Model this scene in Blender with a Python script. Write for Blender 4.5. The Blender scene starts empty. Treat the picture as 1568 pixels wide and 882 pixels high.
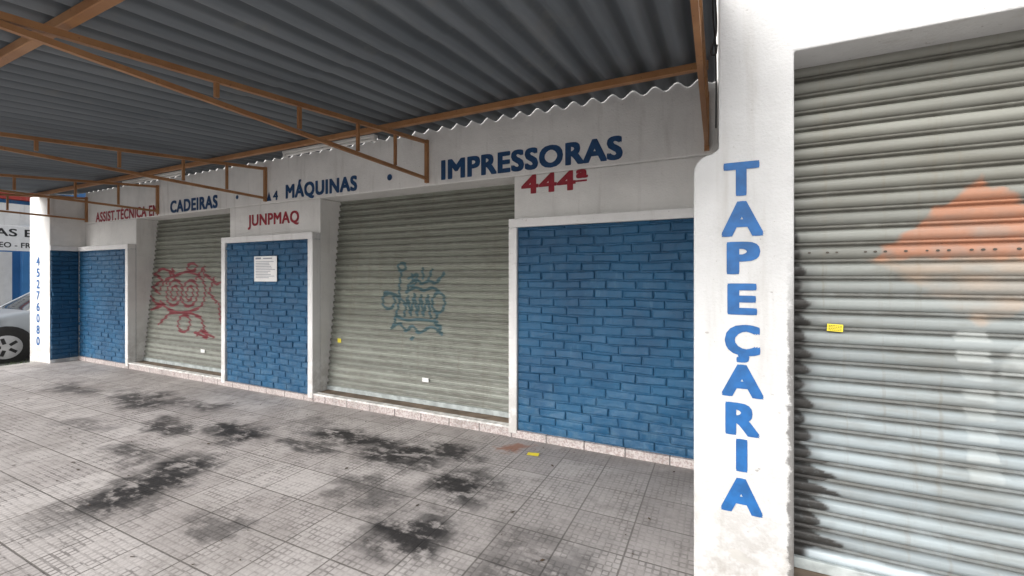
import bpy, math, random
import numpy as np
from mathutils import Vector
random.seed(7); np.random.seed(7)
S=bpy.context.scene
# ------------------------------------------------------------ helpers
def link(o,parent=None):
    S.collection.objects.link(o)
    if parent: o.parent=parent
    return o
def empty(name,parent=None):
    o=bpy.data.objects.new(name,None); return link(o,parent)
def mesh_obj(name,verts,faces,mat=None,parent=None,smooth=False):
    me=bpy.data.meshes.new(name); me.from_pydata([tuple(v) for v in verts],[],faces); me.update()
    if mat: me.materials.append(mat)
    if smooth:
        for p in me.polygons: p.use_smooth=True
    return link(bpy.data.objects.new(name,me),parent)
BF=[(0,3,2,1),(4,5,6,7),(0,1,5,4),(1,2,6,5),(2,3,7,6),(3,0,4,7)]
def boxv(a,b):
    (x0,y0,z0),(x1,y1,z1)=a,b
    return [(x0,y0,z0),(x1,y0,z0),(x1,y1,z0),(x0,y1,z0),(x0,y0,z1),(x1,y0,z1),(x1,y1,z1),(x0,y1,z1)]
def bev(o,w,seg=2):
    m=o.modifiers.new('b','BEVEL'); m.width=w; m.segments=seg; m.limit_method='ANGLE'; return o
def box(name,a,b,mat,parent=None,bevel=0):
    o=mesh_obj(name,boxv(a,b),BF,mat,parent)
    if bevel: bev(o,bevel)
    return o
def boxes(name,lst,mat,parent=None,bevel=0):
    V=[];F=[]
    for a,b in lst:
        n=len(V); V+=boxv(a,b); F+=[tuple(i+n for i in f) for f in BF]
    o=mesh_obj(name,V,F,mat,parent)
    if bevel: bev(o,bevel)
    return o
def beamv(p,q,w,h):
    p=Vector(p);q=Vector(q);d=(q-p).normalized()
    s=d.cross(Vector((0,0,1)))
    if s.length<1e-3: s=Vector((1,0,0))
    s.normalize(); t=s.cross(d).normalized()
    out=[]
    for c in(p,q):
        for a,b in((-1,-1),(1,-1),(1,1),(-1,1)): out.append(tuple(c+s*a*w/2+t*b*h/2))
    return out
def beams(name,lst,mat,parent=None,bevel=0):
    V=[];F=[]
    for p,q,w,h in lst:
        n=len(V); V+=beamv(p,q,w,h); F+=[tuple(i+n for i in f) for f in BF]
    o=mesh_obj(name,V,F,mat,parent)
    if bevel: bev(o,bevel,1)
    return o
class NT:
    def __init__(s,name):
        s.m=bpy.data.materials.new(name); s.m.use_nodes=True; s.t=s.m.node_tree; s.n=s.t.nodes; s.l=s.t.links
        s.b=s.n['Principled BSDF']; s.pos=s.n.new('ShaderNodeNewGeometry').outputs['Position']
    def put(s,x,sock):
        if hasattr(x,'is_output'): s.l.new(x,sock)
        elif isinstance(x,(tuple,list)):
            v=tuple(x)
            if len(sock.default_value)==4 and len(v)==3: v=v+(1,)
            sock.default_value=v
        else: sock.default_value=x
    def math(s,op,a,b=0.0,c=None,clamp=False):
        n=s.n.new('ShaderNodeMath'); n.operation=op; n.use_clamp=clamp
        s.put(a,n.inputs[0]); s.put(b,n.inputs[1])
        if c is not None: s.put(c,n.inputs[2])
        return n.outputs[0]
    def vm(s,op,a,b):
        n=s.n.new('ShaderNodeVectorMath'); n.operation=op; s.put(a,n.inputs[0]); s.put(b,n.inputs[1])
        return n.outputs['Value'] if op in('LENGTH','DOT_PRODUCT') else n.outputs[0]
    def noise(s,scale,detail=4,rough=.6,vec=None,col=False,dist=0):
        n=s.n.new('ShaderNodeTexNoise'); n.inputs['Scale'].default_value=scale; n.inputs['Detail'].default_value=min(detail,4)
        n.inputs['Roughness'].default_value=rough; n.inputs['Distortion'].default_value=dist
        s.l.new(vec if vec is not None else s.pos,n.inputs['Vector']); return n.outputs['Color' if col else 'Fac']
    def ramp(s,f,a,b,lo=0,hi=1):
        n=s.n.new('ShaderNodeMapRange'); n.interpolation_type='SMOOTHSTEP'
        s.put(f,n.inputs[0]); n.inputs[1].default_value=a; n.inputs[2].default_value=b
        n.inputs[3].default_value=lo; n.inputs[4].default_value=hi; return n.outputs[0]
    def mix(s,f,a,b,mode='MIX'):
        n=s.n.new('ShaderNodeMix'); n.data_type='RGBA'; n.blend_type=mode
        s.put(f,n.inputs[0]); s.put(a,n.inputs[6]); s.put(b,n.inputs[7]); return n.outputs[2]
    def sep(s,v):
        n=s.n.new('ShaderNodeSeparateXYZ'); s.l.new(v,n.inputs[0]); return n.outputs
    def scalev(s,v): return s.vm('MULTIPLY',s.pos,v)
    def bump(s,h,strength=.3,dist=.01,normal=None):
        n=s.n.new('ShaderNodeBump'); n.inputs['Strength'].default_value=strength; n.inputs['Distance'].default_value=dist
        s.l.new(h,n.inputs['Height'])
        if normal is not None: s.l.new(normal,n.inputs['Normal'])
        return n.outputs[0]
    def done(s,col,rough=.6,normal=None,metal=0,spec=.5):
        s.put(col,s.b.inputs['Base Color']); s.put(rough,s.b.inputs['Roughness']); s.put(metal,s.b.inputs['Metallic'])
        s.put(spec,s.b.inputs['Specular IOR Level'])
        if normal is not None: s.l.new(normal,s.b.inputs['Normal'])
        return s.m
def simple(name,col,rough=.6,var=.25,scale=8,bump=.15,metal=0,spec=.5):
    n=NT(name); f=n.ramp(n.noise(scale,5),.3,.7)
    c=n.mix(f,tuple(x*(1-var) for x in col),tuple(min(1,x*(1+var*.5)) for x in col))
    return n.done(c,rough,n.bump(n.noise(scale*8,4),bump,.004),metal,spec)
# ------------------------------------------------------------ materials
def wall_mat(name,base,dirt=.5,edge=None):
    n=NT(name)
    blot=n.ramp(n.noise(1.7,4,.65),.35,.72)
    c=n.mix(blot,base,tuple(x*.87 for x in base))
    st=n.noise(1,4,.6,n.scalev((9,9,.9)))
    c=n.mix(n.math('MULTIPLY',n.ramp(st,.54,.75),.38*dirt),c,(.36,.34,.31))
    x,y,z=n.sep(n.pos)
    low=n.math('MULTIPLY',n.ramp(z,.85,.0),n.ramp(n.noise(6,4,.7),.36,.62))
    c=n.mix(n.math('MULTIPLY',low,.6*dirt+.1),c,(.26,.23,.20))
    spk=n.ramp(n.noise(38,3,.7),.65,.73)
    c=n.mix(n.math('MULTIPLY',spk,.5*dirt),c,(.2,.18,.16))
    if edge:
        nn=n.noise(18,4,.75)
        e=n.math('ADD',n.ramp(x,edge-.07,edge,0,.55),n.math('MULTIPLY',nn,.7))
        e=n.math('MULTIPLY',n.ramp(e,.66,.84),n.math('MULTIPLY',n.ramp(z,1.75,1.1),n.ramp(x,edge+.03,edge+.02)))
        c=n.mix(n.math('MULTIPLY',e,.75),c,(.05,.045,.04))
    h=n.math('ADD',n.math('MULTIPLY',n.noise(7,4),1.5),n.noise(70,3))
    return n.done(c,.75,n.bump(h,.38,.010),0,.3)
M_wall=wall_mat('white_painted_plaster',(.82,.815,.80),.75)
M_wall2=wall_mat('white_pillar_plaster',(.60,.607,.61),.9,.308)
M_frame=wall_mat('white_trim_paint',(.84,.84,.84),.7)
def brick_mat():
    n=NT('blue_painted_brick')
    a=n.ramp(n.noise(2.2,4,.6),.3,.7)
    c=n.mix(a,(.008,.070,.160),(.011,.098,.212))
    z=n.sep(n.pos)[2]
    dust=n.math('MULTIPLY',n.ramp(z,.9,0.0),n.ramp(n.noise(9,4,.7),.42,.65))
    c=n.mix(n.math('MULTIPLY',dust,.25),c,(.14,.22,.28))
    sc=n.ramp(n.noise(3,4,.75,n.scalev((3,3,.8))),.60,.72)
    c=n.mix(n.math('MULTIPLY',sc,.16),c,(.16,.30,.40))
    dk=n.ramp(n.noise(14,4,.7),.60,.70)
    c=n.mix(n.math('MULTIPLY',dk,.22),c,(.006,.04,.09))
    h=n.math('ADD',n.math('MULTIPLY',n.noise(24,4,.65),2.2),n.noise(140,2))
    return n.done(c,n.ramp(n.noise(12,3),.3,.7,.38,.58),n.bump(h,.6,.007))
M_brick=brick_mat()
def shutter_mat(name,base,low,zmid,slat,z0,groove_shade=.5):
    n=NT(name)
    z=n.sep(n.pos)[2]
    idx=n.math('FLOOR',n.math('DIVIDE',n.math('SUBTRACT',z,z0),slat))
    wn=n.n.new('ShaderNodeTexWhiteNoise'); wn.noise_dimensions='1D'; n.l.new(idx,wn.inputs['W'])
    c=n.mix(n.ramp(z,zmid+.7,zmid-.7),base,low)
    tone=n.ramp(wn.outputs[0],0,1,.82,1.08)
    mul=n.n.new('ShaderNodeCombineXYZ')
    for i in range(3): n.l.new(tone,mul.inputs[i])
    c=n.mix(1.0,c,mul.outputs[0],'MULTIPLY')
    st=n.ramp(n.noise(1,4,.7,n.scalev((2.2,2,7))),.45,.72)
    c=n.mix(n.math('MULTIPLY',st,.4),c,(.15,.145,.12))
    dr=n.ramp(n.noise(1,4,.65,n.scalev((26,2,1.1))),.54,.72)
    c=n.mix(n.math('MULTIPLY',dr,.4),c,(.19,.17,.13))
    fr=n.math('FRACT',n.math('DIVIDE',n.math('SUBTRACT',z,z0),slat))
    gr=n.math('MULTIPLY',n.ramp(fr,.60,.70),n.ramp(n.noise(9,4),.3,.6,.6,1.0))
    c=n.mix(n.math('MULTIPLY',gr,groove_shade),c,(.07,.066,.055))  # shade between slats painted into the colour, darkening each groove
    at=n.n.new('ShaderNodeAttribute'); at.attribute_name='paint'
    al=n.math('MULTIPLY',at.outputs['Alpha'],n.ramp(n.noise(45,4,.7),.28,.5,.85,1.0))
    c=n.mix(al,c,at.outputs['Color'])
    return n.done(c,n.ramp(n.noise(5,4),.3,.7,.40,.62),n.bump(n.noise(60,3),.12,.003),.0,.45)
SL=.078
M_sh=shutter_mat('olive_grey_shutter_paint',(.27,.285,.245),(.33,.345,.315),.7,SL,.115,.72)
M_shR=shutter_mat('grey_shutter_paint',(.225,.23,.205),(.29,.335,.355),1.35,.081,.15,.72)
def roof_mat():
    n=NT('fibre_cement_underside')
    x,y,z=n.sep(n.pos)
    idx=n.math('FLOOR',n.math('DIVIDE',x,1.06))
    wn=n.n.new('ShaderNodeTexWhiteNoise'); wn.noise_dimensions='1D'; n.l.new(idx,wn.inputs['W'])
    c=n.mix(n.ramp(n.noise(1,4,.65,n.scalev((5,.5,1))),.3,.72),(.142,.162,.180),(.205,.226,.244))
    c=n.mix(n.math('MULTIPLY',wn.outputs[0],.35),c,(.10,.118,.135))
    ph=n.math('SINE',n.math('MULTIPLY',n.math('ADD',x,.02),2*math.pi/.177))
    c=n.mix(n.math('MULTIPLY',n.ramp(ph,.35,1.0),.55),c,(.045,.052,.058))  # groove shade painted along each corrugation so the ripples read
    c=n.mix(n.math('MULTIPLY',n.ramp(n.noise(2.5,4,.7),.55,.75),.3),c,(.24,.235,.21))
    return n.done(c,.7,n.bump(n.noise(40,3),.15,.005),0,.35)
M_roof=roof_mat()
def steel_mat():
    n=NT('rusty_brown_steel')
    c=n.mix(n.ramp(n.noise(4,3,.6),.35,.65),(.32,.150,.060),(.40,.205,.090))
    c=n.mix(n.math('MULTIPLY',n.ramp(n.noise(40,4,.7),.60,.70),.6),c,(.12,.05,.025))
    return n.done(c,.5,n.bump(n.noise(120,3),.15,.002))
M_steel=steel_mat()
def tile_floor():
    n=NT('sidewalk_ceramic_tiles'); T=.355
    v=n.vm('ADD',n.pos,(.11,.0,0))
    x,y,z=n.sep(v)
    gx=n.math('DIVIDE',x,T); gy=n.math('DIVIDE',y,T)
    fx=n.math('FRACT',gx); fy=n.math('FRACT',gy)
    ex=n.math('ABSOLUTE',n.math('SUBTRACT',fx,.5)); ey=n.math('ABSOLUTE',n.math('SUBTRACT',fy,.5))
    e=n.math('MAXIMUM',ex,ey)
    grout=n.ramp(e,.484,.492)
    cv=n.n.new('ShaderNodeCombineXYZ'); n.l.new(n.math('FLOOR',gx),cv.inputs[0]); n.l.new(n.math('FLOOR',gy),cv.inputs[1])
    wn=n.n.new('ShaderNodeTexWhiteNoise'); wn.noise_dimensions='3D'; n.l.new(cv.outputs[0],wn.inputs['Vector'])
    K=9
    sx=n.math('FRACT',n.math('MULTIPLY',fx,K)); sy=n.math('FRACT',n.math('MULTIPLY',fy,K))
    px=n.math('ABSOLUTE',n.math('SUBTRACT',sx,.5)); py=n.math('ABSOLUTE',n.math('SUBTRACT',sy,.5))
    pe=n.math('MAXIMUM',px,py)
    pad=n.ramp(pe,.28,.40)
    cs=n.n.new('ShaderNodeCombineXYZ'); n.l.new(n.math('FLOOR',n.math('MULTIPLY',gx,K)),cs.inputs[0]); n.l.new(n.math('FLOOR',n.math('MULTIPLY',gy,K)),cs.inputs[1])
    wn2=n.n.new('ShaderNodeTexWhiteNoise'); n.l.new(cs.outputs[0],wn2.inputs['Vector'])
    wear=n.ramp(n.noise(2.3,4,.7),.32,.60,.2,1)
    c=n.mix(wn.outputs['Value'],(.43,.40,.39),(.53,.50,.487))
    padd=n.math('MULTIPLY',pad,n.math('MULTIPLY',wear,n.ramp(wn2.outputs['Value'],.1,.9,.2,1.0)))
    c=n.mix(n.math('MULTIPLY',padd,.85),c,(.16,.147,.142))
    c=n.mix(n.math('MULTIPLY',n.ramp(n.noise(1.1,4,.7),.40,.68),.5),c,(.25,.228,.215))
    c=n.mix(n.math('MULTIPLY',n.ramp(n.noise(7,4,.75),.50,.70),.42),c,(.15,.137,.13))
    c=n.mix(n.math('MULTIPLY',grout,.8),c,(.12,.11,.10))
    X,Y,Z=n.sep(n.pos)
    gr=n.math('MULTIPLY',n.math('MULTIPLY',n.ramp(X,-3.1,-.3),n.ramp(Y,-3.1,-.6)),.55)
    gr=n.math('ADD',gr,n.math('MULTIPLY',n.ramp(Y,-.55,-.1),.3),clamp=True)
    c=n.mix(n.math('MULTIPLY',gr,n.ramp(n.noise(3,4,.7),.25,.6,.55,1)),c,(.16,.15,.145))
    nz=n.vm('SUBTRACT',n.noise(2.2,4,.62,col=True),(.5,.5,.5))
    w=n.vm('ADD',n.pos,n.vm('MULTIPLY',nz,(1.2,.85,0)))
    tot=None
    for cx,cy,rx,ry,s in [(-4.3,-1.12,.55,.28,1),(-3.9,-1.85,.42,.36,1),(-3.72,-2.2,.32,.52,1),(-6.4,-.95,.9,.3,.9),
                        (-5.5,-.75,.5,.18,.8),(-2.45,-.85,.6,.28,1),(-3.1,-.74,.85,.24,1),(-1.6,-1.1,.36,.36,1),(-1.7,-1.75,.38,.27,1),
                        (-7.9,-1.1,.7,.25,.7),(-5.0,-1.35,.5,.19,.9),(-2.3,-1.45,.45,.18,.65),(-.8,-1.75,.42,.42,.65),(-2.1,-.60,.42,.17,.95),(-4.6,-1.9,.4,.18,.8),(-3.3,-1.1,.45,.14,.8),
                        (-1.2,-2.3,.3,.22,.7),(-2.7,-2.1,.25,.14,.6),(-5.9,-1.7,.5,.2,.45)]:
        d=n.vm('MULTIPLY',n.vm('SUBTRACT',w,(cx,cy,0)),(1/rx,1/ry,0))
        l=n.ramp(n.vm('LENGTH',d,(0,0,0)),1.25,.3,0,s)
        tot=l if tot is None else n.math('MAXIMUM',tot,l)
    brk=n.ramp(n.noise(5,4,.68,n.scalev((1.0,1.7,1))),.36,.52,.22,1)
    stain=n.math('MULTIPLY',tot,brk)
    c=n.mix(n.math('MULTIPLY',stain,.97),c,(.022,.021,.022))
    d=n.vm('MULTIPLY',n.vm('SUBTRACT',w,(-1.66,-.34,0)),(1/.18,1/.10,0))
    c=n.mix(n.ramp(n.vm('LENGTH',d,(0,0,0)),1.3,.4,0,.7),c,(.26,.10,.05))
    h=n.math('SUBTRACT',1.0,n.math('ADD',n.math('MULTIPLY',grout,1.0),n.math('MULTIPLY',pad,.35)))
    return n.done(c,n.ramp(n.noise(4,3),.3,.7,.55,.78),n.bump(h,.5,.003),0,.3)
M_floor=tile_floor()
def skirt_mat():
    n=NT('pink_speckled_skirting_tile'); x,y,z=n.sep(n.pos)
    fx=n.math('ABSOLUTE',n.math('SUBTRACT',n.math('FRACT',n.math('DIVIDE',x,.355)),.5))
    c=n.mix(n.ramp(n.noise(55,3,.7),.42,.6),(.55,.51,.50),(.36,.29,.28))
    c=n.mix(n.ramp(fx,.480,.490),c,(.10,.09,.09))
    c=n.mix(n.math('MULTIPLY',n.ramp(n.noise(5,4,.7),.45,.7),.5),c,(.2,.18,.17))
    return n.done(c,.45)
M_skirt=skirt_mat()
M_sill=simple('worn_cement_sill',(.20,.15,.11),.8,.45,5,.3)
M_edge=simple('white_sill_nosing',(.74,.73,.71),.7,.35,14,.2)
M_blue=simple('blue_sign_paint',(.008,.105,.32),.55,.25,14,.05)
M_navy=simple('dark_blue_sign_paint',(.008,.058,.165),.55,.25,14,.05)
M_red=simple('dark_red_sign_paint',(.32,.014,.030),.55,.25,14,.05)
M_black=simple('black_rubber',(.02,.02,.02),.7,.2,20,.1)
M_dark=simple('dark_interior',(.03,.03,.032),.8)
M_asph=simple('asphalt',(.09,.09,.09),.9,.3,3,.4)
M_conc=simple('concrete_kerb',(.42,.41,.39),.85,.3,4,.3)
M_hole=simple('punched_hole_shadow',(.07,.06,.05),.9)
M_yel=simple('yellow_sticker_paper',(.75,.62,.04),.5,.1)
M_paper=simple('white_paper',(.85,.85,.85),.6,.05)
M_ink=simple('printed_ink',(.25,.27,.33),.6,.1)
M_lamp=simple('white_lamp_housing',(.82,.82,.80),.4,.08)
# ------------------------------------------------------------ ground
g=mesh_obj('ground',[(-400,-400,-.09),(400,-400,-.09),(400,400,-.09),(-400,400,-.09)],[(0,1,2,3)],M_conc)
box('road',(-400,-16,-.088),(400,-8.2,-.082),M_asph)
boxes('sidewalk_kerb',[((-11.05,-8.2,-.1),(30,-8.0,.0)),((-11.05,-8.0,-.1),(-10.93,-.49,.0))],M_conc,None,.01)
box('side_street_road',(-20.5,-8.19,-.086),(-11.4,60,-.080),M_asph)
fl=mesh_obj('sidewalk',boxv((-10.93,-8.0,-.1),(30,.6,0)),BF,M_floor)
# ------------------------------------------------------------ main storefront
B=empty('storefront_building')
P=[(-10.6,-8.82),(-6.28,-4.464),(-1.798,0.0)]
for i,(a,b) in enumerate(P):
    box('pier_%d'%(i+1),(a,0,0),(b,.7,2.5),M_wall,B,.012)
box('upper_wall',(-10.6,-.004,2.5),(0,.7,3.9),M_wall,B,.012)
box('end_wall',(-11.44,-.48,-.09),(-10.6,.7,2.985),M_wall,B,.015)
box('rear_volume',(-11.4,.71,0),(0,8,3.7),M_wall,B)
PT=2.07; FW=.082
panels=[(-10.6,-8.82,0,1),(-6.28,-4.464,1,1),(-1.798,0.0,1,0)]
fr=[];core=[]
for a,b,l,r in panels:
    core.append(((a+.001,-.082,.07),(b-.001,-.0005,PT-.01)))
    if l: fr.append(((a-.004,-.118,.04),(a+FW,.0-.002,PT-FW)))
    if r: fr.append(((b-FW,-.118,.04),(b+.004,.0-.002,PT-FW)))
    fr.append(((a-(.004 if l else -.002),-.119,PT-FW),(b+(.004 if r else -.002),-.002,PT)))
boxes('panel_core',core,M_brick,B)
boxes('panel_frame',fr,M_frame,B,.008)
def brick_panel(name,fn,W,H,z0,parent,pitch=.245,row=.0785):
    V=[];F=[]
    r=0;z=z0
    wave=lambda u,zz:.004*math.sin(u*5.1+zz*7)+.003*math.sin(u*11.3-zz*13)
    while z<z0+H-.02:
        zz=min(z+row,z0+H)
        off=(-pitch/2 if r%2 else 0)+random.uniform(-.02,.02)
        u=off
        while u<W-.01:
            pl=pitch+random.uniform(-.012,.012)
            a=max(u,0)+.004; b=min(u+pl,W)-.004
            if b-a>.02:
                n=len(V)
                d0=.015+random.uniform(-.004,.005)
                tl=[random.uniform(-.004,.004) for _ in range(4)]
                z1=z+.004+random.uniform(-.002,.003); z2=zz-.004+random.uniform(-.003,.002)
                cs=[(a,z1),(b,z1),(b,z2),(a,z2)]
                cx=(a+b)/2;cz=(z1+z2)/2
                js=[(random.uniform(-.004,.004),random.uniform(-.003,.003)) for _ in range(4)]
                for ring,(ins,dep) in enumerate([(0,0),(.002,.5),(.005,.82),(.011,1.0)]):
                    for k,(cu,cw) in enumerate(cs):
                        su=1 if cu<cx else -1; sw=1 if cw<cz else -1
                        edge=1 if (.03<cw<z0+H-.03) else 0
                        V.append(fn(cu+su*ins+js[k][0],cw+sw*ins+js[k][1]+wave(cu,cw)*edge,(d0+tl[k])*dep))
                for ring in range(3):
                    for k in range(4):
                        k2=(k+1)%4
                        F.append((n+ring*4+k,n+ring*4+k2,n+ring*4+4+k2,n+ring*4+4+k))
                F.append((n+12,n+13,n+14,n+15))
            u+=pl
        z+=row;r+=1
    return mesh_obj(name,V,F,M_brick,parent)
for i,(a,b,l,r) in enumerate(panels):
    a2=a+(FW if l else 0); b2=b-(FW if r else 0)
    brick_panel('brick_panel_%d'%(i+1),(lambda u,w,d,a2=a2:(a2+u,-.082-d,w)),b2-a2,PT-FW-.075,.075,B)
brick_panel('brick_panel_end',(lambda u,w,d:(-10.598+d,-.47+u,w)),.36,PT-FW-.075,.075,B)
box('panel_backing_end',(-10.6,-.475,.06),(-10.597,-.1,PT-FW),M_brick,B)
box('panel_frame_end',(-10.598,-.479,PT-FW),(-10.575,-.121,PT),M_frame,B,.005)
sk=[]
for a,b,l,r in panels: sk.append(((a-.002,-.112,0),(b+.002,-.001,.068)))
sk.append(((-8.82+.004,-.104,0),(-6.28-.004,.0,.078))); sk.append(((-4.464+.004,-.104,0),(-1.798-.004,.0,.078)))
boxes('skirting_tiles',sk,M_skirt,B)
boxes('sill_nosing',[((-8.815,-.110,.079),(-6.285,-.03,.098)),((-4.459,-.110,.079),(-1.803,-.03,.098))],M_edge,B,.004)
boxes('door_sill',[((-8.815,-.029,.0),(-6.285,.5,.094)),((-4.459,-.029,.0),(-1.803,.5,.094))],M_sill,B)
# ------------------------------------------------------------ roller shutters with sprayed paint
PR=[(0,0),(.06,-.006),(.16,-.0105),(.23,-.0128),(.30,-.0135),(.45,-.0135),(.51,-.0125),(.56,-.0105),(.62,-.004),(.67,.008),(.73,.012),(.77,.002),(.83,-.005),(.90,-.004),(.95,.007)]
def circ(cx,cy,rx,ry=None,a0=0,a1=360,n=18):
    ry=ry or rx
    return [(cx+rx*math.cos(math.radians(a0+(a1-a0)*i/n)),cy+ry*math.sin(math.radians(a0+(a1-a0)*i/n))) for i in range(n+1)]
def smooth(pts,n=6):
    if len(pts)<3: return pts
    out=[];q=[pts[0]]+list(pts)+[pts[-1]]
    for i in range(1,len(q)-2):
        p0,p1,p2,p3=[np.array(k,float) for k in q[i-1:i+3]]
        for j in range(n):
            t=j/n
            out.append(tuple(.5*((2*p1)+(-p0+p2)*t+(2*p0-5*p1+4*p2-p3)*t*t+(-p0+3*p1-3*p2+p3)*t**3)))
    out.append(tuple(pts[-1])); return out
def seg_dist(P,strokes):
    d=np.full(len(P),9.)
    for st in strokes:
        for a,b in zip(st[:-1],st[1:]):
            a=np.array(a);b=np.array(b);ab=b-a;L=(ab**2).sum()+1e-9
            t=np.clip(((P-a)@ab)/L,0,1)
            d=np.minimum(d,np.hypot(*(P-a-t[:,None]*ab).T))
    return d
def shutter(name,x0,x1,z0,z1,yf,dx,slat,mat,paint):
    nx=int((x1-x0)/dx)+1; xs=np.linspace(x0,x1,nx)
    zs=[];of=[]
    k=0
    while z0+k*slat<z1:
        jit=random.uniform(-.002,.002)
        for t,o in PR:
            z=z0+(k+t)*slat
            if z>z1: break
            zs.append(z); of.append(o*1.25+jit)
        k+=1
    zs=np.array(zs);of=np.array(of)
    Xg,Zg=np.meshgrid(xs,zs)
    wob=.002*np.sin(Xg*2.3+Zg*5)+.0012*np.sin(Xg*7.1-Zg*3)
    Yg=yf(Zg)+of[:,None]+wob
    V=np.stack([Xg,Yg,Zg],-1).reshape(-1,3)
    R,C=Xg.shape
    idx=np.arange(R*C).reshape(R,C)
    F=np.stack([idx[:-1,:-1],idx[:-1,1:],idx[1:,1:],idx[1:,:-1]],-1).reshape(-1,4)
    me=bpy.data.meshes.new(name); me.from_pydata(V.tolist(),[],F.tolist()); me.materials.append(mat)
    col=paint(V[:,[0,2]],slat,z0)
    at=me.color_attributes.new('paint','FLOAT_COLOR','POINT'); at.data.foreach_set('color',col.astype(np.float32).ravel())
    me.polygons.foreach_set('use_smooth',[True]*len(me.polygons))
    return me
def over(col,rgb,a):
    a=a[:,None]; al=col[:,3:4]
    na=a+al*(1-a)
    col[:,:3]=np.where(na>1e-4,(np.array(rgb)*a+col[:,:3]*al*(1-a))/np.maximum(na,1e-4),col[:,:3])
    col[:,3:4]=na; return col
def fill(col,rgb):
    m=col[:,3]<1e-4; col[m,:3]=rgb; return col
def vnoise(P,sc,seed):
    rs=np.random.RandomState(seed); G=rs.rand(64,64)
    q=P*sc; i=np.floor(q).astype(int); f=q-i; f=f*f*(3-2*f)
    a=G[i[:,0]%64,i[:,1]%64];b=G[(i[:,0]+1)%64,i[:,1]%64];c=G[i[:,0]%64,(i[:,1]+1)%64];d=G[(i[:,0]+1)%64,(i[:,1]+1)%64]
    return (a*(1-f[:,0])+b*f[:,0])*(1-f[:,1])+(c*(1-f[:,0])+d*f[:,0])*f[:,1]
def green_paint(P,slat,z0):
    col=np.zeros((len(P),4))
    g=lambda L:[(-3.648+.00942*a,1.70-.00758*b) for a,b in smooth(L)]
    gc=lambda L:[(-3.648+.00942*a,1.70-.00758*b) for a,b in L]
    st=[gc(circ(28,8,6)),g([(28,15),(26,35),(27,60),(24,80),(20,100)]),gc(circ(10,62,10,12)),
        g([(38,46),(42,34),(52,28),(60,34),(70,30),(80,33),(86,26)]),g([(44,20),(48,30)]),g([(60,11),(62,26)]),g([(74,13),(70,28)]),g([(92,18),(84,30)]),
        g([(38,48),(50,40),(64,44),(76,40),(86,46)]),gc(circ(86,62,9,15)),
        gc([(36,84),(40,54),(46,82),(50,50),(56,82),(60,52),(65,82),(70,52),(76,84)]),
        g([(22,84),(40,90),(60,88),(86,90)]),g([(0,58),(4,48),(16,50),(30,58),(36,66)]),g([(16,104),(30,96),(40,106),(50,98),(60,108),(78,98),(94,108)]),
        g([(86,78),(82,92),(92,98),(86,104)]),g([(40,26),(52,20),(50,34),(44,38)]),gc(circ(50,117,1.2))]
    d=seg_dist(P,st); a=np.clip((.020-d)/.006,0,1)*.88
    return fill(over(col,(.022,.085,.11),a),(.022,.085,.11))
def red_paint(P,slat,z0):
    col=np.zeros((len(P),4))
    f=lambda a,b:(-8.77+.0183*a,1.72-.01053*b)
    g=lambda L:[f(a,b) for a,b in smooth(L)]; gc=lambda L:[f(a,b) for a,b in L]
    st=[gc(circ(36,44,12,20)),gc(circ(36,44,5,11)),gc(circ(60,44,12,20)),gc(circ(60,44,5,11)),gc(circ(60,4,7,6)),
        g([(12,40),(20,24),(34,18),(48,12),(60,12),(74,20),(82,36),(80,60),(66,70),(48,74),(30,70),(16,58)]),
        gc([(2,14),(14,24),(0,36),(12,46)]),gc([(82,16),(98,30),(114,20)]),g([(0,16),(12,6),(28,12),(34,20)]),
        gc(circ(56,90,9,13)),gc([(16,94),(32,76),(48,74),(66,74),(80,80),(92,108),(74,102)]),gc([(76,106),(82,98),(100,106)]),
        gc([(-2,50),(8,62),(20,64),(2,72)]),gc([(94,20),(88,42),(100,56)]),gc([(22,30),(30,6),(36,24)]),gc([(68,22),(78,4),(80,20)]),g([(104,58),(108,84)])]
    d=seg_dist(P,st); a=np.clip((.026-d)/.007,0,1)*.95
    return fill(over(col,(.17,.010,.022),a),(.17,.010,.022))
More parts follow.
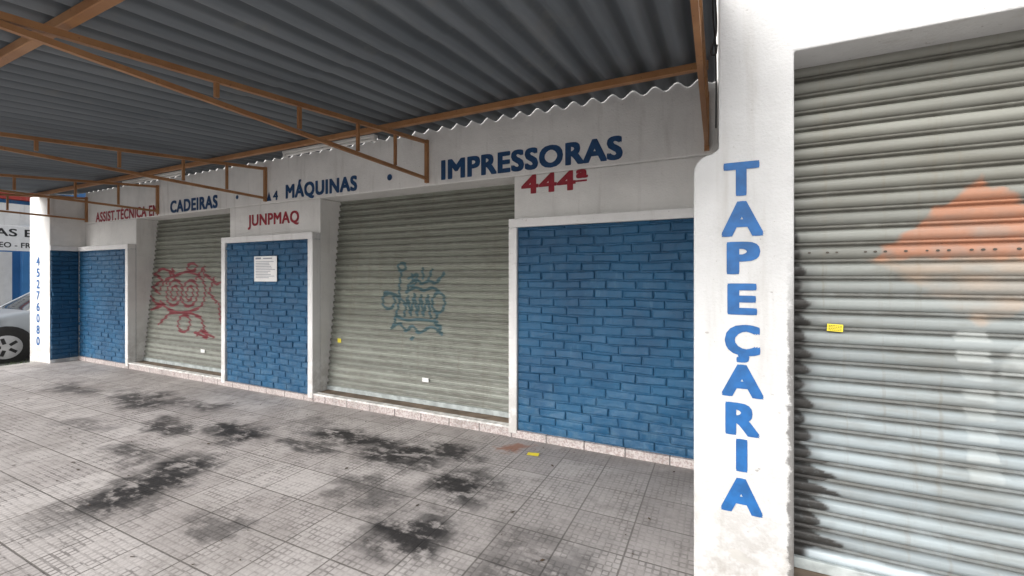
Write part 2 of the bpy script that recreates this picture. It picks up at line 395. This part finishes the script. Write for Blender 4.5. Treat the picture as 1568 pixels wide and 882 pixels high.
def right_paint(P,slat,z0):
    col=np.zeros((len(P),4)); X,Z=P[:,0],P[:,1]
    n1=vnoise(P,28,1); n2=vnoise(P*np.array([1,3]),9,2); n3=vnoise(P*np.array([1,.25]),40,5)
    wob=(n1-.5)*.05+(n2-.5)*.04
    edge=np.clip(((1.955-Z)-np.abs(X-1.01)*.92+wob)/.03,0,1)*np.clip((Z-1.585+wob*.5)/.02,0,1)
    over(col,(.42,.16,.075),edge*np.clip(.16+.5*n2+.4*n3*n1+np.clip((Z-1.66)/.6,0,.25),0,.66))
    lo=np.clip(((Z-1.30)-np.abs(X-1.01)*.75+wob)/.05,0,1)*np.clip((1.62-Z)/.02,0,1)
    over(col,(.38,.27,.19),lo*np.clip(.08+.5*n2,0,.5))
    for i in range(8):
        zc=1.27-.085*i
        m=np.clip((.030-np.abs(Z-zc)+wob*.2)/.012,0,1)*np.clip((.055-np.abs(X-.98-.006*i)+wob*.3)/.012,0,1)
        over(col,(.50,.53,.52),m*(.15+.35*n2))
    for xc,zc in [(1.16,1.22),(1.14,1.14),(1.2,1.3),(1.13,1.05)]:
        over(col,(.50,.53,.52),np.clip((.05-np.abs(Z-zc)+wob)/.03,0,1)*np.clip((.06-np.abs(X-xc)+wob)/.03,0,1)*.35)
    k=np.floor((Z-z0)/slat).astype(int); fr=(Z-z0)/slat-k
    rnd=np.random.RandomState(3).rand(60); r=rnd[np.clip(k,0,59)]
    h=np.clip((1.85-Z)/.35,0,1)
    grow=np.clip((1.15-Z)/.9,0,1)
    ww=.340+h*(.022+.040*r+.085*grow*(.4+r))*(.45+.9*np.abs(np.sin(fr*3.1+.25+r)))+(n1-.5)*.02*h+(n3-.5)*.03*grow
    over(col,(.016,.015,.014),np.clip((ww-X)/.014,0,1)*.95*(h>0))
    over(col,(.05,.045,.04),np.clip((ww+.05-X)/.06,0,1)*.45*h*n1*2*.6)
    b=np.clip((.62-X)/.2,0,1)*np.clip((.34-Z)/.06,0,1)*np.clip(n2*1.8,0,1)
    over(col,(.03,.028,.026),b*.85)
    w=np.clip((.195+.02*n1-Z)/.012,0,1)*np.clip((X-.37)/.03,0,1)
    over(col,(.48,.55,.59),w*.92)
    return col
yf=lambda z:.11+.215*(z/2.5)
def mk_shutter(x0,x1,z0,z1,yfun,dx,slat,mat,paint,barcol):
    E=empty('roller_shutter')
    me=shutter('curtain',x0,x1,z0,z1,yfun,dx,slat,mat,paint)
    o=bpy.data.objects.new('curtain',me); link(o,E)
    y=float(yfun(np.array(z0)))
    box('bottom_rail',(x0,y-.022,z0-.05),(x1,y+.02,z0+.002),barcol,E,.004)
    return E
M_rail=simple('shutter_rail_paint',(.40,.44,.44),.5,.3,9,.1)
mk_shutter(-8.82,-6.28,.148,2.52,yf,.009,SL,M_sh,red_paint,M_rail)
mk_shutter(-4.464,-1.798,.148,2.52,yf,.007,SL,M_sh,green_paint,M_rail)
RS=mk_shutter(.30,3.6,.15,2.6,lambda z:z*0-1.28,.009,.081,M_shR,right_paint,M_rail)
V=[];F=[]
for i in range(70):
    x=.36+i*.036; z=.15+.081*18+.028
    if random.random()<.25: continue
    n=len(V); r=random.uniform(.0035,.0055)
    V+= [(x+r*1.5*math.cos(a*math.pi/5),-1.2995,z+r*math.sin(a*math.pi/5)) for a in range(10)]
    F.append(tuple(range(n,n+10)))
mesh_obj('vent_holes',V,F,M_hole,RS)
# ------------------------------------------------------------ right neighbour
N=empty('neighbour_building')
out=[(-.11,-.09),(.308,-.09),(.308,2.537),(3.6,2.537),(3.6,-.09),(4.4,-.09),(4.4,5.2),(0.0,5.2),(0.0,2.135)]
out+=[(-.03-.08*math.sin(math.radians(a)), 2.03+.085*math.cos(math.radians(a))) for a in (0,18,36,54,72,90)]
y0,y1=-1.5,-1.17
V=[(x,y0,z) for x,z in out]+[(x,y1,z) for x,z in out]; n=len(out)
F=[tuple(range(n)),tuple(range(2*n-1,n-1,-1))]+[((i+1)%n,i,i+n,(i+1)%n+n) for i in range(n)]
bev(mesh_obj('front_wall',V,F,M_wall2,N),.008)
box('party_wall',(0.002,-1.168,0),(.14,.7,5.0),M_wall2,N)
box('shutter_step',(.309,-1.45,0),(3.599,-1.0,.098),M_sill,N,.006)
box('rear_volume',(.15,-1.0,.1),(4.4,8,5.0),M_wall2,N)
boxes('wall_joint',[((.60,-1.5035,2.72),(.604,-1.5015,5.0))],M_conc,N)
V=[];F=[]
for cx,cz,r in [(.085,.205,.045),(.11,.19,.03),(.16,.62,.008),(.17,.63,.006),(-.05,1.25,.008),(.22,1.45,.005),(.25,.9,.006)]:
    n=len(V); k=12
    V+=[(cx+r*(1.3 if j%2 else .8)*random.uniform(.7,1.2)*math.cos(j*6.283/k),-1.5022-.0004*(cx>.1),cz+r*.6*random.uniform(.6,1.2)*math.sin(j*6.283/k)) for j in range(k)]
    F.append(tuple(range(n,n+k)))
mesh_obj('paint_chips',V,F,M_conc,N)
def cable(name,pts,r,mat,parent):
    c=bpy.data.curves.new(name,'CURVE'); c.dimensions='3D'; s=c.splines.new('BEZIER'); s.bezier_points.add(len(pts)-1)
    for p,q in zip(s.bezier_points,pts): p.co=q; p.handle_left_type=p.handle_right_type='AUTO'
    c.bevel_depth=r; c.materials.append(mat); return link(bpy.data.objects.new(name,c),parent)
CB=empty('electric_cable')
cable('strand_1',[(-.012,-1.45,3.4),(-.014,-1.46,2.9),(-.010,-1.47,2.72),(-.02,-1.44,2.62),(-.006,-1.46,2.66)],.005,M_black,CB)
cable('strand_2',[(-.022,-1.40,3.4),(-.024,-1.42,2.85),(-.012,-1.43,2.6),(-.012,-1.3,2.3)],.004,M_black,CB)
# ------------------------------------------------------------ canopy
C=empty('corrugated_canopy')
XL,XR=-11.05,-.012; pitch=.177; per=10
nx=int((XR-XL)/pitch*per); ys=[-3.42,-2.6,-1.75,-1.70,-.9,-.012]
V=[];F=[]
zr=lambda y:3.085+.1*y
for j,y in enumerate(ys):
    st=.0 if y<-1.72 else .009
    for i in range(nx+1):
        x=XL+(XR-XL)*i/nx
        sh=math.floor((x+11.05)/1.06)
        V.append((x,y,zr(y)+.027*math.sin(2*math.pi*x/pitch)+st+.002*math.sin(sh*2.1)))
for j in range(len(ys)-1):
    for i in range(nx):
        a=j*(nx+1)+i; F.append((a,a+1,a+nx+2,a+nx+1))
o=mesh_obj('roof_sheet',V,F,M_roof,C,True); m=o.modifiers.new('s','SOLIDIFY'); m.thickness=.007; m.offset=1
beams('purlins',[((XL,y,zr(y)-.055),(XR-.05,y,zr(y)-.055),.045,.052) for y in(-.55,-2.86)],M_steel,C,.004)
for i,xb in enumerate([-10.52,-8.12,-5.478,-2.827,-.085]):
    y_end=-3.2
    top=lambda y:2.985+.1*y-.02
    bot=lambda y:2.575+.022*(-y)
    L=[((xb,-.02,2.99),(xb,-.02,2.53),.036,.036),((xb,-.041,top(0)),(xb,y_end,top(y_end)),.032,.034),((xb,-.041,bot(0)),(xb,y_end+.05,bot(y_end)-.022),.028,.030)]
    for y in(-.52,-1.0,-1.58,-2.17): L.append(((xb,y,bot(y)+.018),(xb,y,top(y)-.018),.024,.024))
    beams('bracket_%d'%(i+1),L,M_steel,C)
for x0,x1 in((-4.72,-3.28),(-8.48,-6.85)):
    E=empty('fluorescent_lamp_fixture')
    box('housing',(x0,-.33,3.0),(x1,-.27,3.03),M_lamp,E,.005)
    cable('tube',[(x0+.04,-.30,2.98),((x0+x1)/2,-.30,2.98),(x1-.04,-.30,2.98)],.014,M_lamp,E)
    boxes('end_caps',[((x0,-.32,2.96),(x0+.04,-.28,2.999)),((x1-.04,-.32,2.96),(x1,-.28,2.999))],M_lamp,E)
# ------------------------------------------------------------ painted lettering
def text_mesh(name,s,box_,mat,parent=None,off=.03,face='-Y',plane=0.0):
    a0,a1,z0,z1=box_
    cu=bpy.data.curves.new(name,'FONT'); cu.body=s; cu.size=1; cu.resolution_u=4
    cu.space_character=1.0+off*1.9
    t=bpy.data.objects.new(name+'_c',cu); S.collection.objects.link(t)
    bpy.context.view_layer.update()
    me=bpy.data.meshes.new_from_object(t.evaluated_get(bpy.context.evaluated_depsgraph_get()))
    bpy.data.objects.remove(t)
    co=[(v.co.x,v.co.y) for v in me.vertices]; fs=[tuple(p.vertices) for p in me.polygons]
    V=[];F=[];k=0
    r7=off*.75
    for ox,oy in [(0,0),(off,0),(-off,0),(0,r7),(0,-r7),(off*.9,r7*.9),(-off*.9,r7*.9),(off*.9,-r7*.9),(-off*.9,-r7*.9)]:
        n=len(V); V+=[(x+ox,y+oy,k*.00012) for x,y in co]; F+=[tuple(i+n for i in f) for f in fs]; k+=1
    mx,Mx=min(v[0] for v in V),max(v[0] for v in V); my,My=min(v[1] for v in V),max(v[1] for v in V)
    W=[]
    for x,y,d in V:
        a=a0+(x-mx)/(Mx-mx)*(a1-a0); z=z0+(y-my)/(My-my)*(z1-z0)
        W.append((a,plane-d,z) if face=='-Y' else (plane+d,a,z))
    return mesh_obj(name,W,F,mat,parent)
def sign(word,name,box_,mat,off=.035,plane=-.0075):
    return text_mesh(name,word,box_,mat,None,off,'-Y',plane)
sign('IMPRESSORAS','painted_lettering_impressoras',(-2.65,-.75,2.542,2.755),M_navy,.048)
sign('MÁQUINAS','painted_lettering_maquinas',(-5.09,-3.84,2.505,2.765),M_navy,.048)
sign('CADEIRAS','painted_lettering_cadeiras',(-7.78,-6.55,2.52,2.715),M_navy,.046)
sign('ASSIST.TÉCNICA EM','painted_lettering_assist_tecnica',(-10.2,-8.13,2.508,2.73),M_red,.034)
sign('JUNPMAQ','painted_lettering_junpmaq',(-5.87,-4.84,2.17,2.375),M_red,.036,-.0035)
nb=sign('444ª','painted_lettering_number',(-1.72,-1.06,2.315,2.497),M_red,.036,-.0035)
box('underline',(-1.20,-.0055,2.385),(-1.07,-.0032,2.40),M_red,nb)
def poly(name,pts,plane,mat): return mesh_obj(name,[(x,plane,z) for x,z in pts],[tuple(range(len(pts)))],mat)
poly('painted_lettering_triangle',[(-5.47,2.535),(-5.37,2.535),(-5.42,2.66)],-.0075,M_navy)
sign('4','painted_lettering_numeral',(-5.34,-5.24,2.535,2.66),M_navy,.03)
def dot(x,z,r):
    mesh_obj('painted_lettering_dot',[(x+r*math.cos(a*.3927),-.0075,z+r*math.sin(a*.3927)) for a in range(16)],[tuple(range(16))],M_navy)
dot(-3.35,2.645,.036); dot(-6.1,2.64,.03)
VS=empty('painted_lettering_tapecaria')
cy=[274,335,395,458,526,583,642,697,759]; hh=[26,27,25,24,29,25,25,25,27]
wd=[.075,.088,.070,.062,.074,.088,.072,.024,.088]
for i,ch in enumerate('TAPEÇARIA'):
    zc=1.52-(cy[i]-424)/324.7; h=hh[i]/324.7
    xo=.098+random.uniform(-.003,.003)+(.004 if ch in 'PR' else 0)
    text_mesh('letter_%d'%(i+1),ch,(xo-wd[i],xo+wd[i],zc-h,zc+h),M_blue,VS,.054,'-Y',-1.5025)
PH=empty('painted_lettering_phone_number')
for i,ch in enumerate('45276080'):
    zc=1.80-i*.205
    text_mesh('digit_%d'%(i+1),ch,(-11.14,-11.0,zc-.08,zc+.08),M_blue,PH,.03,'-Y',-.4825)
# ------------------------------------------------------------ notices & stickers
E=empty('posted_notice')
box('sheet',(-5.56,-.118,1.46),(-5.11,-.1145,1.79),M_paper,E)
L=[((-5.53,-.1195,1.76-.008),(-5.42,-.1185,1.775)),((-5.38,-.1195,1.755),(-5.2,-.1185,1.768))]
z=1.72
while z>1.49:
    L.append(((-5.53,-.1195,z-.004),(-5.53+random.uniform(.25,.39),-.1185,z+.003))); z-=.021
boxes('print',L,M_ink,E)
def sticker(mat,x,z,w,h,y,rot=0):
    o=box('sticker',(-w/2,-.001,-h/2),(w/2,.001,h/2),mat); o.location=(x,y,z); o.rotation_euler=(0,rot,0); return o
E=sticker(M_yel,.497,1.279,.062,.034,-1.3,.05)
L=[]
for zz in(.010,.003,-.004,-.011):
    x=-.025
    while x<.022:
        w=random.uniform(.003,.009); L.append(((x,-.002,zz-.0012),(min(x+w,.026),-.0012,zz+.0012))); x+=w+.002
boxes('print',L,M_black,E)
def sy(z): return float(yf(np.array(z)))-.022
sticker(M_yel,-1.88,.62,.07,.04,sy(.62)); sticker(M_yel,-4.30,.72,.06,.05,sy(.72))
sticker(M_paper,-2.95,.37,.085,.045,sy(.37)); sticker(M_paper,-7.15,.38,.1,.05,sy(.38))
f=mesh_obj('flyer',[(-.05,-.025,0),(.05,-.03,0),(.052,.025,.004),(-.048,.028,.002)],[(0,1,2,3)],M_yel); f.location=(-1.43,-.40,.004); f.rotation_euler=(0,0,.2)
M_leaf=simple('dry_leaf',(.06,.04,.025),.8,.5,30,.1)
V=[];F=[]
for i in range(300):
    x=random.uniform(-9,.0); y=random.uniform(-3.4,-.15); s=random.uniform(.004,.022)*random.choice([.5,.7,1]); a=random.uniform(0,6.28); n=len(V)
    for k,(r,t) in enumerate([(1,0),(.5,1.3),(1,3.1),(.45,4.6)]):
        V.append((x+s*r*math.cos(a+t),y+s*r*math.sin(a+t),.003+random.uniform(0,.006)))
    F.append((n,n+1,n+2,n+3))
mesh_obj('leaf_litter',V,F,M_leaf)
M_grass=simple('grass_blades',(.07,.11,.03),.7,.4,10,.0)
V=[];F=[]
for i in range(900):
    x=random.uniform(-11.4,-11.06); y=random.uniform(-2.2,-.5); h=random.uniform(.03,.13); a=random.uniform(0,6.28); n=len(V)
    dx,dy=.004*math.cos(a),.004*math.sin(a); lx,ly=random.uniform(-.04,.04),random.uniform(-.04,.04)
    V+=[(x-dx,y-dy,-.09),(x+dx,y+dy,-.09),(x+lx,y+ly,-.09+h)]; F.append((n,n+1,n+2))
mesh_obj('grass',V,F,M_grass)
# ------------------------------------------------------------ parked car (nose towards -Y)
CAR=empty('parked_car')
def cm():
    n=NT('silver_car_paint'); return n.done((.33,.36,.39),.28,None,.5,.6)
M_car=cm(); 
ng=NT('car_glass'); M_glass=ng.done((.02,.025,.03),.08,None,0,.8)
M_rim=simple('alloy_rim',(.45,.46,.48),.35,.1,10,0,.7)
nl=NT('headlamp_lens'); M_lens=nl.done((.6,.62,.65),.1,None,.3,.8)
def loft(name,st,mat,parent):
    V=[];F=[]; k=len(st[0][1])
    for y,sec in st: V+=[(x,y,z) for x,z in sec]
    for j in range(len(st)-1):
        for i in range(k): 
            i2=(i+1)%k; F.append((j*k+i,j*k+i2,(j+1)*k+i2,(j+1)*k+i))
    F.append(tuple(range(k))[::-1]); F.append(tuple(range((len(st)-1)*k,len(st)*k)))
    o=mesh_obj(name,V,F,mat,parent,True); m=o.modifiers.new('s','SUBSURF'); m.levels=m.render_levels=2; return o
def sec(w,zb,zt):
    h=[(w*.90,zb),(w,zb+.12),(w*1.01,(zb+zt)/2),(w*.97,zt-.07),(w*.86,zt),(w*.3,zt+.02)]
    return h+[(-x,z) for x,z in h[::-1]]
body=[(-.78,sec(.60,.32,.58)),(-.72,sec(.74,.24,.68)),(-.45,sec(.82,.20,.80)),(.0,sec(.845,.20,.90)),(.45,sec(.85,.20,.97)),(1.2,sec(.86,.20,.99)),(2.2,sec(.86,.20,1.0)),(2.9,sec(.84,.22,1.0)),(3.2,sec(.78,.28,.95)),(3.28,sec(.66,.36,.85))]
loft('body',body,M_car,CAR)
def gs(wb,wt,zb,zt):
    h=[(wb,zb),(wb*.98,zb+.06),((wb+wt)/2,(zb+zt)/2),(wt,zt-.05),(wt*.86,zt),(wt*.3,zt+.02)]
    return h+[(-x,z) for x,z in h[::-1]]
gh=[(.28,gs(.72,.66,.86,.93)),(.42,gs(.76,.68,.88,1.06)),(.95,gs(.78,.64,.92,1.42)),(1.3,gs(.79,.63,.93,1.49)),(2.2,gs(.79,.62,.93,1.49)),(2.8,gs(.77,.60,.93,1.38)),(3.1,gs(.74,.62,.9,1.05))]
loft('greenhouse',gh,M_glass,CAR)
pl=[]
for s in(-1,1):
    pl+=[((s*.755,.36,.97),(s*.665,1.02,1.43),.05,.04),((s*.665,1.0,1.43),(s*.645,2.4,1.47),.05,.05),((s*.80,1.75,.96),(s*.655,1.8,1.46),.04,.06),((s*.79,2.7,.96),(s*.64,2.45,1.45),.08,.10)]
beams('roof_pillars',pl,M_car,CAR,.012)
rf=[(.95,[(x,z) for x,z in [(.62,1.44),(.6,1.47),(-.6,1.47),(-.62,1.44)]]),(1.4,[(.62,1.49),(.6,1.53),(-.6,1.53),(-.62,1.49)]),(2.3,[(.62,1.49),(.6,1.525),(-.6,1.525),(-.62,1.49)]),(2.75,[(.6,1.42),(.58,1.45),(-.58,1.45),(-.6,1.42)])]
loft('roof',rf,M_car,CAR)
def cyl(cx,cy,cz,r,x0,x1,n=28):
    V=[];F=[]
    for x in(x0,x1):
        for i in range(n): V.append((x,cy+r*math.cos(i*6.2832/n),cz+r*math.sin(i*6.2832/n)))
    F=[tuple(range(n)),tuple(range(2*n-1,n-1,-1))]+[(i,(i+1)%n,(i+1)%n+n,i+n) for i in range(n)]
    return V,F
def cylo(name,y,z,r,x0,x1,mat,bevel=0):
    V,F=cyl(0,y,z,r,x0,x1); o=mesh_obj(name,V,F,mat,CAR); 
    if bevel: bev(o,bevel)
    return o
for s in(-1,1):
    for y in(.0,2.5):
        cylo('wheel_arch',y,.32,.365,s*.60,s*.868,M_dark,.004)
        cylo('tyre',y,.30,.30,s*.66,s*.874,M_black,.03)
        cylo('rim',y,.30,.205,s*.80,s*.879,M_rim,.012)
        for k in range(5):
            a=k*1.2566; beams('spoke_gap',[((s*.8815,y+.06*math.cos(a+.6),.30+.06*math.sin(a+.6)),(s*.8815,y+.17*math.cos(a+.6),.30+.17*math.sin(a+.6)),.012,.05)],M_dark,CAR)
    box('door_seam',(s*.868-.004,.72,.35),(s*.868+.004,.728,.93),M_dark,CAR)
    box('door_seam_rear',(s*.870-.004,1.74,.35),(s*.870+.004,1.748,.93),M_dark,CAR)
    box('mirror',(s*.93-.09,.55,.96),(s*.93+.09,.68,1.08),M_car,CAR,.03)
    box('headlamp',(s*.64-.14,-.70,.58),(s*.64+.10,-.40,.74),M_lens,CAR,.04)
    box('handle',(s*.872-.012,1.5,.82),(s*.872+.012,1.68,.85),M_car,CAR,.008)
box('grille',(-.45,-.80,.36),(.45,-.70,.52),M_dark,CAR,.02)
box('licence_plate',(-.2,-.82,.40),(.2,-.79,.50),M_paper,CAR)
CAR.location=(-12.75,-.66,-.082)
# ------------------------------------------------------------ building across the side street
O=empty('corner_shop_building')
M_bb=wall_mat('blue_shop_paint',(.06,.22,.50),.6); M_rr=wall_mat('red_fascia_paint',(.42,.06,.05),.5)
box('walls',(-34,-6,-.09),(-22.6,16,4.9),M_bb,O)
box('fascia',(-22.6,-6,4.25),(-22.35,16,4.6),M_rr,O)
box('white_band',(-22.6,-6,3.3),(-22.4,16,4.1),M_wall,O)
boxes('columns',[((-22.6,y,-.09),(-22.3,y+.35,3.3)) for y in(-5,-2,.8,2.5,4.2,7,10,13)],M_bb,O)
boxes('bay_walls',[((-22.6,y,-.09),(-22.5,y+1.0,2.4)) for y in(-4,-1,1.3,3.1,5,8,11)],M_wall,O)
SG=empty('shop_banner_sign')
box('board',(-20.3,-1.0,2.35),(-20.22,4.4,3.15),M_paper,SG,.01)
text_mesh('lettering','AUTO PEÇAS E SERVIÇOS',(-.8,4.2,2.75,3.05),M_dark,SG,.02,'+X',-20.215)
text_mesh('lettering_small','PNEUS - BATERIAS - OLEO - FREIOS - ALINHAMENTO',(-.8,4.2,2.45,2.62),M_dark,SG,.02,'+X',-20.215)
beams('posts',[((-20.27,-.9,-.09),(-20.27,-.9,2.36),.08,.08),((-20.27,4.3,-.09),(-20.27,4.3,2.36),.08,.08)],M_dark,SG)
# ------------------------------------------------------------ world, sun, camera
W=bpy.data.worlds.new('World'); S.world=W; W.use_nodes=True
nt=W.node_tree; bg=nt.nodes['Background']
sk=nt.nodes.new('ShaderNodeTexSky'); sk.sky_type='NISHITA'; sk.sun_disc=False
EL,AZ=math.radians(34),math.radians(200)
sk.sun_elevation=EL; sk.sun_rotation=AZ; sk.dust_density=6; sk.air_density=1.0; sk.ozone_density=1
hs=nt.nodes.new('ShaderNodeHueSaturation'); hs.inputs['Saturation'].default_value=.22; hs.inputs['Value'].default_value=1.65
nt.links.new(sk.outputs[0],hs.inputs['Color']); nt.links.new(hs.outputs[0],bg.inputs[0]); bg.inputs[1].default_value=.15
ld=bpy.data.lights.new('sun','SUN'); ld.energy=.85; ld.angle=math.radians(45); ld.color=(1,.97,.93)
so=bpy.data.objects.new('sun',ld); link(so)
d=Vector((math.sin(AZ)*math.cos(EL),math.cos(AZ)*math.cos(EL),math.sin(EL)))
so.rotation_euler=d.to_track_quat('Z','Y').to_euler()
cd=bpy.data.cameras.new('camera'); cam=bpy.data.objects.new('camera',cd); link(cam)
cd.sensor_width=36; cd.lens=660/1568*36; cd.shift_y=-17/1568; cd.clip_start=.05; cd.clip_end=1500
cam.location=(0,-3.8,1.52); cam.rotation_euler=(math.radians(90),0,math.radians(25.6))
S.camera=cam
S.view_settings.view_transform='Standard'; S.view_settings.look='None'; S.view_settings.exposure=0
